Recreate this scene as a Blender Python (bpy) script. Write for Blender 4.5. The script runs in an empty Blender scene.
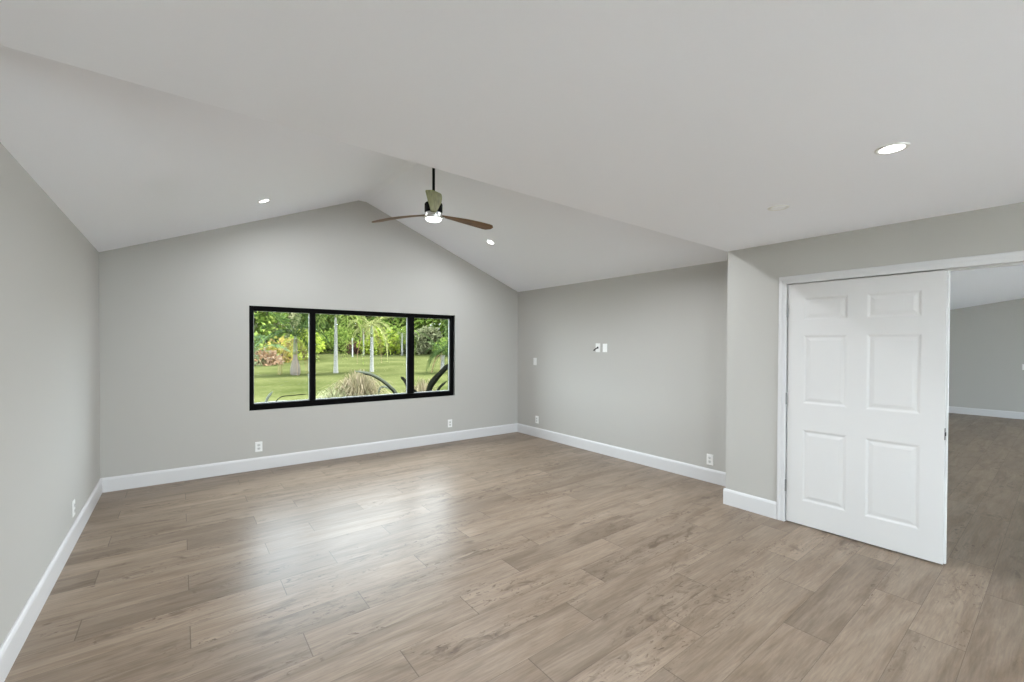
import bpy, math, random
from mathutils import Vector, Matrix

# ------------------------------------------------------------------ camera, sky, sun, exposure
sc = bpy.context.scene
COL = sc.collection
CAM_H = 1.5
cam_d = bpy.data.cameras.new('camera')
cam_d.sensor_fit = 'HORIZONTAL'; cam_d.sensor_width = 36.0
F_PX = 439.93
cam_d.lens = F_PX / 1024 * 36.0
cam_d.shift_y = 8.22 / 1024
cam_d.clip_start = 0.02; cam_d.clip_end = 600
cam = bpy.data.objects.new('camera', cam_d); COL.objects.link(cam)
YAW, PITCH, ROLL = 0.6463, -0.0108, 0.0040
fwd = Vector((math.sin(YAW)*math.cos(PITCH), math.cos(YAW)*math.cos(PITCH), math.sin(PITCH)))
rgt0 = Vector((math.cos(YAW), -math.sin(YAW), 0)); up0 = rgt0.cross(fwd)
rgt = rgt0*math.cos(ROLL) + up0*math.sin(ROLL); upv = up0*math.cos(ROLL) - rgt0*math.sin(ROLL)
m3 = Matrix((rgt, upv, -fwd)).transposed()
cam.matrix_world = Matrix.Translation((0, 0, CAM_H)) @ m3.to_4x4()
sc.camera = cam

SKY_STRENGTH = 9.0
SUN_STRENGTH = 15.0
LAMP_W = 13.0   # vault downlights
FLAT_W = 8.0   # flat ceiling downlights
FAN_W = 8.0
EXPOSURE = 0.48

w = bpy.data.worlds.new('overcast_sky'); sc.world = w; w.use_nodes = True
wn = w.node_tree.nodes; wl = w.node_tree.links
bg = wn['Background']
tc = wn.new('ShaderNodeTexCoord'); mp = wn.new('ShaderNodeMapping'); mp.inputs['Scale'].default_value = (1.5, 1.5, 4)
nz = wn.new('ShaderNodeTexNoise'); nz.inputs['Scale'].default_value = 2.0; nz.inputs['Detail'].default_value = 5
rp = wn.new('ShaderNodeValToRGB')
rp.color_ramp.elements[0].position = .35; rp.color_ramp.elements[0].color = (.72, .86, 1.0, 1)
rp.color_ramp.elements[1].position = .65; rp.color_ramp.elements[1].color = (.90, .96, 1.0, 1)
wl.new(tc.outputs['Generated'], mp.inputs['Vector']); wl.new(mp.outputs['Vector'], nz.inputs['Vector'])
wl.new(nz.outputs['Fac'], rp.inputs['Fac']); wl.new(rp.outputs['Color'], bg.inputs['Color'])
bg.inputs['Strength'].default_value = SKY_STRENGTH

sun_d = bpy.data.lights.new('sun', 'SUN'); sun_d.energy = SUN_STRENGTH; sun_d.angle = math.radians(6); sun_d.color = (1, .985, .96)
sun = bpy.data.objects.new('sun', sun_d); COL.objects.link(sun)
sun.rotation_euler = Vector((-.75, 0.02, -1.0)).to_track_quat('-Z', 'Y').to_euler()

vs = sc.view_settings
vs.view_transform = 'Standard'; vs.look = 'None'; vs.exposure = EXPOSURE; vs.gamma = 1.0; vs.use_curve_mapping = False
sc.cycles.diffuse_bounces = 8; sc.cycles.max_bounces = 14; sc.cycles.transparent_max_bounces = 24
sc.cycles.use_denoising = True
sc.cycles.sample_clamp_indirect = 6.0
sc.cycles.caustics_reflective = False; sc.cycles.caustics_refractive = False

random.seed(4)
R = random.random
def U(a, b): return a + (b-a)*random.random()

# ------------------------------------------------------------------ mesh helpers
class MB:
    def __init__(s): s.v = []; s.f = []
    def add(s, vs_, fs):
        n = len(s.v); s.v += [tuple(p) for p in vs_]; s.f += [tuple(i+n for i in f) for f in fs]; return s
    def box(s, x0, y0, z0, x1, y1, z1):
        return s.add([(x0,y0,z0),(x1,y0,z0),(x1,y1,z0),(x0,y1,z0),(x0,y0,z1),(x1,y0,z1),(x1,y1,z1),(x0,y1,z1)],
            [(0,3,2,1),(4,5,6,7),(0,1,5,4),(1,2,6,5),(2,3,7,6),(3,0,4,7)])
    def prism(s, pts, d):                      # polygon extruded along vector d
        n = len(pts); d = Vector(d); a = [Vector(p) for p in pts]; b = [p+d for p in a]
        return s.add(a+b, [tuple(range(n))[::-1], tuple(range(n, 2*n))] + [(i, (i+1) % n, (i+1) % n+n, i+n) for i in range(n)])
    def lathe(s, prof, n=24, M=None):          # prof: (radius, z)
        k = len(prof); vs_ = []
        for i in range(n):
            a = 2*math.pi*i/n
            for r, z in prof: vs_.append(Vector((r*math.cos(a), r*math.sin(a), z)))
        if M: vs_ = [M @ p for p in vs_]
        fs = []
        for i in range(n):
            j = (i+1) % n
            for q in range(k-1): fs.append((i*k+q, j*k+q, j*k+q+1, i*k+q+1))
        if prof[0][0] > 1e-6: fs.append(tuple(i*k for i in range(n))[::-1])
        if prof[-1][0] > 1e-6: fs.append(tuple(i*k+k-1 for i in range(n)))
        return s.add(vs_, fs)
    def tube(s, pts, rad, n=8):
        pts = [Vector(p) for p in pts]; k = len(pts); vs_ = []; fs = []
        if not hasattr(rad, '__len__'): rad = [rad]*k
        for i, p in enumerate(pts):
            t = (pts[min(i+1, k-1)]-pts[max(i-1, 0)]).normalized()
            u = t.cross(Vector((0, 0, 1)));
            if u.length < 1e-3: u = t.cross(Vector((0, 1, 0)))
            u.normalize(); v = t.cross(u)
            for j in range(n):
                a = 2*math.pi*j/n; vs_.append(p + (u*math.cos(a)+v*math.sin(a))*rad[i])
        for i in range(k-1):
            for j in range(n):
                q = (j+1) % n; fs.append((i*n+j, i*n+q, (i+1)*n+q, (i+1)*n+j))
        fs.append(tuple(range(n))[::-1]); fs.append(tuple(range((k-1)*n, k*n)))
        return s.add(vs_, fs)
    def quad(s, a, b, c, d): return s.add([a, b, c, d], [(0, 1, 2, 3)])
    def mesh(s, name):
        m = bpy.data.meshes.new(name); m.from_pydata(s.v, [], s.f); m.validate(); m.update(); return m
    def build(s, name, mat, parent=None, smooth=False, bevel=0, loc=(0, 0, 0), rot=None):
        m = s.mesh(name); m.materials.append(mat)
        o = bpy.data.objects.new(name, m); COL.objects.link(o)
        o.location = loc
        if rot: o.rotation_euler = rot
        if parent: o.parent = parent
        if smooth:
            for p in m.polygons: p.use_smooth = True
            if smooth == 'auto': m.set_sharp_from_angle(angle=math.radians(40))
        if bevel:
            b = o.modifiers.new('bevel', 'BEVEL'); b.width = bevel; b.segments = 2; b.limit_method = 'ANGLE'
        return o
def struct(o): o['kind'] = 'structure'; return o
def tag(o, label, cat, group=None, kind=None):
    o['label'] = label; o['category'] = cat
    if group: o['group'] = group
    if kind: o['kind'] = kind
    return o
def thing(name, label, cat, loc=(0, 0, 0), rotz=0, group=None):
    o = bpy.data.objects.new(name, None); COL.objects.link(o); o.empty_display_size = .1
    o.location = loc; o.rotation_euler = (0, 0, rotz)
    return tag(o, label, cat, group)
def dup(root, loc, rot, label):
    r = root.copy(); COL.objects.link(r); r.location = loc; r.rotation_euler = rot; r['label'] = label
    for ch in list(root.children):
        c = ch.copy(); COL.objects.link(c); c.parent = r
        for g in list(ch.children):
            d = g.copy(); COL.objects.link(d); d.parent = c
    return r

# ------------------------------------------------------------------ materials
def mat(name, col, rough=.5, metal=0, spec=.5, emit=None, es=0, bump=None, var=None):
    m = bpy.data.materials.new(name); m.use_nodes = True
    N = m.node_tree.nodes; L = m.node_tree.links; b = N['Principled BSDF']
    b.inputs['Base Color'].default_value = (*col, 1); b.inputs['Roughness'].default_value = rough
    b.inputs['Metallic'].default_value = metal; b.inputs['Specular IOR Level'].default_value = spec
    if emit: b.inputs['Emission Color'].default_value = (*emit, 1); b.inputs['Emission Strength'].default_value = es
    if bump or var:
        t = N.new('ShaderNodeTexCoord'); n = N.new('ShaderNodeTexNoise'); L.new(t.outputs['Object'], n.inputs['Vector'])
        n.inputs['Scale'].default_value = (bump or var)[0]; n.inputs['Detail'].default_value = 5
        if bump:
            bp = N.new('ShaderNodeBump'); bp.inputs['Strength'].default_value = bump[1]; bp.inputs['Distance'].default_value = .01
            L.new(n.outputs['Fac'], bp.inputs['Height']); L.new(bp.outputs['Normal'], b.inputs['Normal'])
        if var:
            r = N.new('ShaderNodeValToRGB'); L.new(n.outputs['Fac'], r.inputs['Fac'])
            r.color_ramp.elements[0].position = .3; r.color_ramp.elements[1].position = .7
            r.color_ramp.elements[0].color = (*[c*(1-var[1]) for c in col], 1)
            r.color_ramp.elements[1].color = (*[min(1, c*(1+var[1])) for c in col], 1)
            L.new(r.outputs['Color'], b.inputs['Base Color'])
    return m
def leaf_mat(name, c0, c1, c2, rough=.45):
    """foliage: every leaf takes its own tone, a little light passes through it"""
    c0, c1, c2 = [tuple(q*.62 for q in c) for c in (c0, c1, c2)]
    m = bpy.data.materials.new(name); m.use_nodes = True
    N = m.node_tree.nodes; L = m.node_tree.links; b = N['Principled BSDF']
    g = N.new('ShaderNodeNewGeometry'); r = N.new('ShaderNodeValToRGB')
    r.color_ramp.elements[0].color = (*c0, 1); r.color_ramp.elements[1].color = (*c2, 1)
    e = r.color_ramp.elements.new(.5); e.color = (*c1, 1)
    L.new(g.outputs['Random Per Island'], r.inputs['Fac']); L.new(r.outputs['Color'], b.inputs['Base Color'])
    b.inputs['Roughness'].default_value = .9; b.inputs['Specular IOR Level'].default_value = .03
    t = N.new('ShaderNodeBsdfTranslucent'); L.new(r.outputs['Color'], t.inputs['Color'])
    mx = N.new('ShaderNodeMixShader'); mx.inputs[0].default_value = .35
    L.new(b.outputs[0], mx.inputs[1]); L.new(t.outputs[0], mx.inputs[2]); L.new(mx.outputs[0], N['Material Output'].inputs[0])
    return m

M = {}
M['wall'] = mat('warm_grey_wall_paint', (.470, .460, .432), .7, spec=.25, bump=(180, .04))
M['ceiling'] = mat('flat_white_ceiling_paint', (.89, .91, .96), .8, spec=.2, bump=(150, .03))
M['trim'] = mat('white_trim_paint', (.645, .642, .645), .35, spec=.4)
M['door'] = mat('white_door_paint', (.655, .648, .640), .35, spec=.4, bump=(60, .02))
M['white_plastic'] = mat('white_plastic', (.82, .82, .80), .35)
M['slot'] = mat('dark_slot', (.05, .05, .05), .6)
M['hinge'] = mat('satin_nickel', (.22, .22, .22), .4, 1)
M['latch'] = mat('dark_latch', (.02, .02, .02), .5)
M['black_frame'] = mat('black_window_frame', (.002, .002, .002), .6, spec=.05)
M['pane_halo'] = mat('pale_grey_pane_halo', (.35, .36, .34), .5)  # pale strip added around each pane to draw its bright halo edge
M['fan_black'] = mat('matte_black_metal', (.003, .003, .003), .6, spec=.08)
M['fan_chrome'] = mat('brushed_nickel', (.55, .55, .52), .3, 1)
M['cable'] = mat('black_cable', (.015, .015, .015), .5)
M['lamp'] = mat('lamp_diffuser', (.9, .9, .9), .5, emit=(1, .98, .95), es=9)
M['fanlamp'] = mat('fan_lamp_diffuser', (.9, .9, .9), .5, emit=(1, .98, .95), es=4)
M['unlit'] = mat('unlit_diffuser', (.95, .97, 1.0), .3)

def wood_blade(name, c0, c1):
    m = bpy.data.materials.new(name); m.use_nodes = True
    N = m.node_tree.nodes; L = m.node_tree.links; b = N['Principled BSDF']
    t = N.new('ShaderNodeTexCoord'); mp_ = N.new('ShaderNodeMapping'); mp_.inputs['Scale'].default_value = (2, 26, 26)
    n = N.new('ShaderNodeTexNoise'); n.inputs['Scale'].default_value = 3; n.inputs['Detail'].default_value = 6
    r = N.new('ShaderNodeValToRGB'); r.color_ramp.elements[0].position = .3; r.color_ramp.elements[1].position = .7
    r.color_ramp.elements[0].color = (*c0, 1); r.color_ramp.elements[1].color = (*c1, 1)
    L.new(t.outputs['Object'], mp_.inputs[0]); L.new(mp_.outputs[0], n.inputs['Vector']); L.new(n.outputs['Fac'], r.inputs[0])
    L.new(r.outputs[0], b.inputs['Base Color']); b.inputs['Roughness'].default_value = .45
    return m
M['walnut'] = wood_blade('walnut_blade', (.085, .040, .012), (.215, .105, .034))
M['olive'] = wood_blade('olive_tinted_blade', (.17, .185, .06), (.32, .335, .14))

def floor_material():
    m = bpy.data.materials.new('grey_brown_oak_planks'); m.use_nodes = True
    N = m.node_tree.nodes; L = m.node_tree.links; b = N['Principled BSDF']
    def math_(op, a, c=None, d=None):
        n = N.new('ShaderNodeMath'); n.operation = op
        for i, q in enumerate((a, c, d)):
            if q is None: continue
            if isinstance(q, (int, float)): n.inputs[i].default_value = q
            else: L.new(q, n.inputs[i])
        return n.outputs[0]
    PW, PL = 0.2145, 1.285
    t = N.new('ShaderNodeTexCoord'); sp = N.new('ShaderNodeSeparateXYZ'); L.new(t.outputs['Object'], sp.inputs[0])
    x0, y0 = sp.outputs['X'], sp.outputs['Y']
    v = math_('DIVIDE', math_('ADD', math_('SUBTRACT', y0, 1.80), math_('MULTIPLY', x0, -.022)), PW)
    row = math_('FLOOR', v)
    ph = math_('MULTIPLY', math_('FLOORED_MODULO', row, 3.0), .467)
    far = math_('GREATER_THAN', x0, 30.0)
    u = math_('DIVIDE', math_('SUBTRACT', math_('SUBTRACT', x0, .855), ph), PL)
    colm = math_('FLOOR', u)
    cb = N.new('ShaderNodeCombineXYZ'); L.new(row, cb.inputs[0]); L.new(colm, cb.inputs[1])
    wn_ = N.new('ShaderNodeTexWhiteNoise'); wn_.noise_dimensions = '2D'; L.new(cb.outputs[0], wn_.inputs['Vector'])
    rnd = wn_.outputs['Value']
    # grain coordinates: shifted for every plank
    cg = N.new('ShaderNodeCombineXYZ')
    L.new(math_('ADD', x0, math_('MULTIPLY', rnd, 37.0)), cg.inputs[0])
    L.new(math_('ADD', y0, math_('MULTIPLY', rnd, 11.0)), cg.inputs[1])
    def noise(scale, sx, sy, detail=5, dist=0, rough=.55):
        mp_ = N.new('ShaderNodeMapping'); mp_.inputs['Scale'].default_value = (sx, sy, 1); L.new(cg.outputs[0], mp_.inputs[0])
        n = N.new('ShaderNodeTexNoise'); n.inputs['Scale'].default_value = scale; n.inputs['Detail'].default_value = detail
        n.inputs['Distortion'].default_value = dist; n.inputs['Roughness'].default_value = rough
        L.new(mp_.outputs[0], n.inputs['Vector']); return n.outputs['Fac']
    g1 = noise(1.0, 1.3, 9.0, 5, 1.2)          # broad cathedral figure
    g2 = noise(1.0, 5.0, 90.0, 4, .3)          # fine streaks
    g3 = noise(1.0, 2.6, 8.0, 3, .4)           # knots and dark checks
    g4 = noise(1.0, .8, 2.2, 2)
    g5 = noise(1.0, 4.5, 52.0, 5, 1.6, .68)   # short dark pores
    g6 = noise(1.0, 5.0, 13.0, 4, 1.0, .6)         # small knots
    r1 = N.new('ShaderNodeValToRGB'); L.new(g1, r1.inputs[0])
    e = r1.color_ramp.elements; e[0].position = .28; e[0].color = (.196, .142, .098, 1); e[1].position = .70; e[1].color = (.305, .238, .178, 1)
    k = e.new(.5); k.color = (.258, .196, .144, 1)
    def mixc(kind, fac, a, c):
        n = N.new('ShaderNodeMix'); n.data_type = 'RGBA'; n.blend_type = kind
        for s_, q in ((0, fac), (6, a), (7, c)):
            if isinstance(q, (int, float)): n.inputs[s_].default_value = q
            elif isinstance(q, tuple): n.inputs[s_].default_value = q
            else: L.new(q, n.inputs[s_])
        return n.outputs[2]
    def ramp(f, p0, c0, p1, c1):
        r = N.new('ShaderNodeValToRGB'); L.new(f, r.inputs[0]); q = r.color_ramp.elements
        q[0].position = p0; q[0].color = (c0, c0, c0, 1); q[1].position = p1; q[1].color = (c1, c1, c1, 1); return r.outputs[0]
    c = mixc('MULTIPLY', .55, r1.outputs[0], ramp(g2, .3, .66, .7, 1.12))
    c = mixc('MULTIPLY', .75, c, ramp(g5, .30, .80, .58, 1.04))
    c = mixc('MULTIPLY', 1.0, c, ramp(rnd, 0, .86, 1, 1.12))
    c = mixc('MULTIPLY', .8, c, ramp(g4, .3, .86, .7, 1.08))
    g7 = noise(1.0, 13.0, 30.0, 4, 1.5, .6)         # tight knots
    g8 = noise(1.0, .9, 3.5, 2)                      # where the knotty stretches lie
    cluster = ramp(g8, .46, 0, .60, 1)
    k1 = math_('MULTIPLY', ramp(g6, .54, 0, .68, .8), cluster)
    k2 = math_('MULTIPLY', ramp(g7, .58, 0, .68, 1), ramp(g8, .49, 0, .57, 1))
    knot = math_('MAXIMUM', math_('MAXIMUM', ramp(g3, .66, 0, .80, 1), k1), k2)
    c = mixc('MIX', math_('MULTIPLY', knot, .85), c, (.085, .055, .036, 1))
    # joints
    fu = math_('FRACT', u); fv = math_('FRACT', v)
    du = math_('MULTIPLY', math_('MINIMUM', fu, math_('SUBTRACT', 1.0, fu)), PL)
    dv = math_('MULTIPLY', math_('MINIMUM', fv, math_('SUBTRACT', 1.0, fv)), PW)
    ju = math_('LESS_THAN', du, .0022); jv = math_('LESS_THAN', dv, .0013)
    j = math_('MAXIMUM', ju, math_('MULTIPLY', jv, .8))
    c = mixc('MIX', math_('MULTIPLY', j, .62), c, (.06, .043, .032, 1))
    L.new(c, b.inputs['Base Color'])
    b.inputs['Specular IOR Level'].default_value = .22; b.inputs['Specular Tint'].default_value = (1, .95, .90, 1)
    L.new(ramp(g2, .2, .31, .8, .40), b.inputs['Roughness'])
    h = math_('SUBTRACT', math_('MULTIPLY', g2, .25), math_('MULTIPLY', math_('MAXIMUM', math_('LESS_THAN', du, .004), math_('LESS_THAN', dv, .003)), 1.0))
    bp = N.new('ShaderNodeBump'); bp.inputs['Strength'].default_value = .25; bp.inputs['Distance'].default_value = .0015
    L.new(h, bp.inputs['Height']); L.new(bp.outputs['Normal'], b.inputs['Normal'])
    return m
M['floor'] = floor_material()

def glass_material():
    m = bpy.data.materials.new('clear_window_glass'); m.use_nodes = True
    N = m.node_tree.nodes; L = m.node_tree.links; N.remove(N['Principled BSDF'])
    t = N.new('ShaderNodeBsdfTransparent'); t.inputs[0].default_value = (.97, .985, .975, 1)
    g = N.new('ShaderNodeBsdfGlossy'); g.inputs['Roughness'].default_value = .02
    f = N.new('ShaderNodeFresnel'); f.inputs['IOR'].default_value = 1.04
    mx = N.new('ShaderNodeMixShader'); L.new(f.outputs[0], mx.inputs[0]); L.new(t.outputs[0], mx.inputs[1]); L.new(g.outputs[0], mx.inputs[2])
    L.new(mx.outputs[0], N['Material Output'].inputs[0]); return m
M['glass'] = glass_material()

# ------------------------------------------------------------------ the setting
XL, XR, YB = -.642, 4.635, 5.978
ZE, ZR, XC, RF = 2.398, 3.425, 1.972, .05        # eave, ridge, ridge x, half of the small flat at the ridge
XP, YP, ZC = 4.119, 2.092, 2.383                # door wall plane, its end, flat ceiling height
YREAR, XFAR = -4.6, 13.86
BBH, BBT = .146, .016
T = .16

struct(MB().prism([(XL-T, YREAR-T, -.12), (XFAR+T, YREAR-T, -.12), (XFAR+T, YB+T, -.12), (XL-T, YB+T, -.12)], (0, 0, .12)).build('floor', M['floor']))

# back wall with the window opening and the gable top
WX0, WX1, WZ0, WZ1 = .6470, 3.4029, .706, 1.9450
b = MB()
gable = lambda x: ZE + (ZR-ZE)*(x-XL)/(XC-RF-XL) if x < XC-RF else (ZR if x <= XC+RF else ZE + (ZR-ZE)*(XR-x)/(XR-XC-RF))
def slab_xz(pts, y, d): b.prism([(x, y, z) for x, z in pts], (0, d, 0))
slab_xz([(XL-T, 0), (WX0, 0), (WX0, gable(WX0)+.1), (XL-T, gable(XL)+.05)], YB, T)
slab_xz([(WX1, 0), (XR+T, 0), (XR+T, gable(XR)+.05), (WX1, gable(WX1)+.1)], YB, T)
slab_xz([(WX0, 0), (WX1, 0), (WX1, WZ0), (WX0, WZ0)], YB, T)
slab_xz([(WX0, WZ1), (WX1, WZ1), (WX1, gable(WX1)+.1), (XC+RF, ZR+.1), (XC-RF, ZR+.1), (WX0, gable(WX0)+.1)], YB, T)
struct(b.build('wall_back', M['wall']))
# left wall (with an unseen side window added for daylight), right wall, door wall with its double opening
LW = (-3.6, -1.8, .6, 2.1)
b = MB()
b.box(XL-T, LW[1], 0, XL, YB, ZE+.05); b.box(XL-T, YREAR, 0, XL, LW[0], ZE+.05)
b.box(XL-T, LW[0], 0, XL, LW[1], LW[2]); b.box(XL-T, LW[0], LW[3], XL, LW[1], ZE+.05)
struct(b.build('wall_left', M['wall']))
struct(MB().box(XR, YP-.02, 0, XR+T, YB, ZE+.05).build('wall_right', M['wall']))
OY0, OY1, OZ = -.36, 1.588, 2.030
b = MB()
b.prism([(XP, OY1, 0), (XP, YP, 0), (XR, YP, 0), (XR, YP-.14, 0), (XP+.13, YP-.14, 0), (XP+.13, OY1, 0)], (0, 0, ZE+.06))
b.box(XP, -1.3, 0, XP+.13, OY0, ZE+.06); b.box(XP, YREAR, 2.25, XP+.13, -1.3, ZE+.06); b.box(XP, OY0, OZ, XP+.13, OY1, ZE+.06)  # includes an unseen archway, opened to let light through
struct(b.build('wall_door_side', M['wall']))
# rear wall, out of view: wide glazed openings added to let daylight in
b = MB()
RO = [(-.5, 3.98), (5.7, 8.6), (9.7, 12.6)]
xs = [XL-T] + [q for a in RO for q in a] + [XFAR+T]
for i in range(0, len(xs), 2): b.box(xs[i], YREAR-T, 0, xs[i+1], YREAR, 3.3 if i > 2 else 3.3)
for a, c in RO: b.box(a, YREAR-T, 2.25, c, YREAR, 3.3)
struct(b.build('wall_rear', M['wall']))

# ceilings
b = MB()
b.prism([(XL-T, 0, ZE-T*.39), (XC-RF, 0, ZR), (XC+RF, 0, ZR), (XR+T, 0, ZE-T*.39), (XR+T, 0, ZE+.1), (XC+RF, 0, ZR+.16), (XC-RF, 0, ZR+.16), (XL-T, 0, ZE+.1)], (0, YB+T-1.7, 0))
struct(b.build('ceiling_vault', M['ceiling'], loc=(0, 1.7, 0)))
b = MB()
e0, e1 = (XL, 1.962), (XP, 2.094)
b.prism([(XL-T, YREAR-T, ZC), (XP+.13, YREAR-T, ZC), (XP+.13, e1[1], ZC), (e1[0], e1[1], ZC), (e0[0], e0[1], ZC), (XL-T, e0[1], ZC)], (0, 0, .14))
b.prism([(XL, 1.85, ZC+.1), (XP, 1.85, ZC+.1), (XP, 1.85, gable(XP)+.1), (XC+RF, 1.85, ZR+.1), (XC-RF, 1.85, ZR+.1), (XL, 1.85, ZE+.1)], (0, .08, 0))
struct(b.build('ceiling_flat', M['ceiling']))

# the adjoining room seen through the doorway
fz = lambda y: 2.314 + .161*(2.0-y)
struct(MB().box(XFAR, YREAR, 0, XFAR+T, 2.6, 4.0).build('wall_far_room', M['wall']))
struct(MB().box(XR+T, 2.25, 0, XFAR, 2.25+T, 2.6).build('wall_far_room_side', M['wall']))
def far_ceiling(mb, x0, x1, ye):
    return mb.prism([(x0, ye, fz(ye)), (x0, -1.3, fz(-1.3)), (x0, YREAR-T, 2.30), (x0, YREAR-T, 2.45), (x0, -1.3, fz(-1.3)+.15), (x0, ye, fz(ye)+.15)], (x1-x0, 0, 0))
struct(far_ceiling(far_ceiling(MB(), XP+.13, XR+T, 1.94), XR+T, XFAR+T, 2.4).build('ceiling_far_room', M['ceiling']))
struct(MB().box(XP+.01, YREAR, ZC+.01, XP+.12, 1.93, 3.1).build('wall_far_room_header', M['wall']))
def bb_prof(axis, a, c, at, sgn):
    """baseboard with an eased top edge, running along axis from a to c against the wall face at"""
    pr = [(0, 0), (BBT, 0), (BBT, BBH-.022), (BBT*.72, BBH-.008), (BBT*.35, BBH), (0, BBH)]
    if axis == 'x': pts = [(a, at+sgn*p, z) for p, z in pr]; d = (c-a, 0, 0)
    else: pts = [(at+sgn*p, a, z) for p, z in pr]; d = (0, c-a, 0)
    return MB().prism(pts, d)
struct(bb_prof('x', XL, XR, YB, -1).build('baseboard_back', M['trim']))
struct(bb_prof('y', YREAR, YB-BBT*.5, XL, 1).build('baseboard_left', M['trim']))
struct(bb_prof('y', YP, YB-BBT*.5, XR, -1).build('baseboard_right', M['trim']))
struct(bb_prof('y', 1.640, YP+BBT, XP, -1).build('baseboard_door_side', M['trim']))
struct(bb_prof('x', XP, XR, YP, 1).build('baseboard_jog', M['trim']))
struct(bb_prof('y', YREAR, 2.25, XFAR, -1).build('baseboard_far_room', M['trim']))
# door casing: two legs and a head, with a stepped profile; jamb lining and stops
CW = .062
b = MB()
def casing_leg(y0, y1, z1):
    b.box(XP-.014, y0, 0, XP, y1, z1)
    b.box(XP-.019, y0+(.03 if y0 > 1 else .006), 0, XP-.013, y1-(.006 if y0 > 1 else .03), z1-.03*0)
casing_leg(1.580, 1.580+CW, 2.085)
casing_leg(OY0-.064, OY0+.005, 2.085)
b.box(XP-.0141, OY0-.064, 2.0205, XP-.0001, 1.580+CW, 2.0855)
b.box(XP-.0192, OY0-.060, 2.052, XP-.0132, 1.580+CW-.006, 2.0795)
struct(b.build('trim_door_casing', M['trim'], bevel=.003))
b = MB()
b.box(XP-.001, OY1-.008, 0, XP+.131, OY1+.012, OZ); b.box(XP-.001, OY0-.012, 0, XP+.131, OY0+.008, OZ)
b.box(XP-.0005, OY0+.008, 2.0225, XP+.1305, OY1-.008, OZ+.004)
b.box(XP+.060, OY1-.02, 0, XP+.075, OY1-.0075, 2.0225); b.box(XP+.060, OY0+.008, 2.009, XP+.075, OY1-.008, 2.023)
struct(b.build('trim_door_jamb', M['trim']))

# door leaf: six raised panels
def panel_door(w, h, t, cols, rows):
    """leaf in local coords: hinge edge at y=0 and free edge at y=-w, front at x=0, thickness toward +x"""
    mb = MB()
    ys = [0] + [q for c in cols for q in c] + [w]; zs = [0] + [q for r in rows for q in r] + [h]
    for side, sx in ((0, 1), (t, -1)):
        P = lambda y, z, d=0: (side + sx*d, -y, z)
        def q4(a, b_, c, d):
            mb.quad(*((a, b_, c, d) if sx > 0 else (d, c, b_, a)))
        for i in range(len(ys)-1):
            for j in range(len(zs)-1):
                y0, y1, z0, z1 = ys[i], ys[i+1], zs[j], zs[j+1]
                if i % 2 == 1 and j % 2 == 1:
                    rings = [(0, 0), (.006, .0010), (.016, .0052), (.024, .0060), (.046, .0022), (.050, .0018)]
                    for (o0, d0), (o1, d1) in zip(rings, rings[1:]):
                        A = [P(y0+o0, z0+o0, d0), P(y1-o0, z0+o0, d0), P(y1-o0, z1-o0, d0), P(y0+o0, z1-o0, d0)]
                        B = [P(y0+o1, z0+o1, d1), P(y1-o1, z0+o1, d1), P(y1-o1, z1-o1, d1), P(y0+o1, z1-o1, d1)]
                        for k in range(4): q4(A[k], A[(k+1) % 4], B[(k+1) % 4], B[k])
                    o, d = rings[-1]; q4(P(y0+o, z0+o, d), P(y1-o, z0+o, d), P(y1-o, z1-o, d), P(y0+o, z1-o, d))
                else: q4(P(y0, z0), P(y1, z0), P(y1, z1), P(y0, z1))
    mb.quad((0, 0, 0), (0, -w, 0), (t, -w, 0), (t, 0, 0)); mb.quad((0, 0, h), (t, 0, h), (t, -w, h), (0, -w, h))
    mb.quad((0, 0, 0), (t, 0, 0), (t, 0, h), (0, 0, h)); mb.quad((0, -w, 0), (0, -w, h), (t, -w, h), (t, -w, 0))
    return mb
DW, DH, DT = .9635, 2.002, .044
HX, HY, HZ = XP+.001, 1.5720, .012
door = struct(panel_door(DW, DH, DT, [(.115, .417), (.532, .842)], [(.198, .793), (1.008, 1.576), (1.698, 1.883)]).build('door_1', M['door'], loc=(HX, HY, HZ), rot=(0, 0, math.radians(1.3))))
for z in (1.79, 1.05, .31):
    hb = MB().lathe([(.0065, -.050), (.0075, -.049), (.0075, .049), (.0065, .050)], 12)
    hb.box(-.001, -.006, -.044, .014, .006, .044)
    h_ = hb.build('hinge', M['hinge'], door, smooth='auto', loc=(-.006, .0055, z-HZ)); h_['label'] = 'dark satin metal hinge'
lp = MB().box(-.001, -DW-.0012, .850, DT*.52, -DW+.001, .930).build('latch_plate', M['latch'], door); lp['label'] = 'dark metal latch plate'
MB().box(DT*.55, -DW-.011, 0, DT+.006, -DW-.0005, DH).build('edge_strip', M['door'], door, bevel=.002)
lb = MB().box(.004, -DW-.005, .878, DT*.45, -DW, .902).build('latch_bolt', M['latch'], lp)

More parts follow.
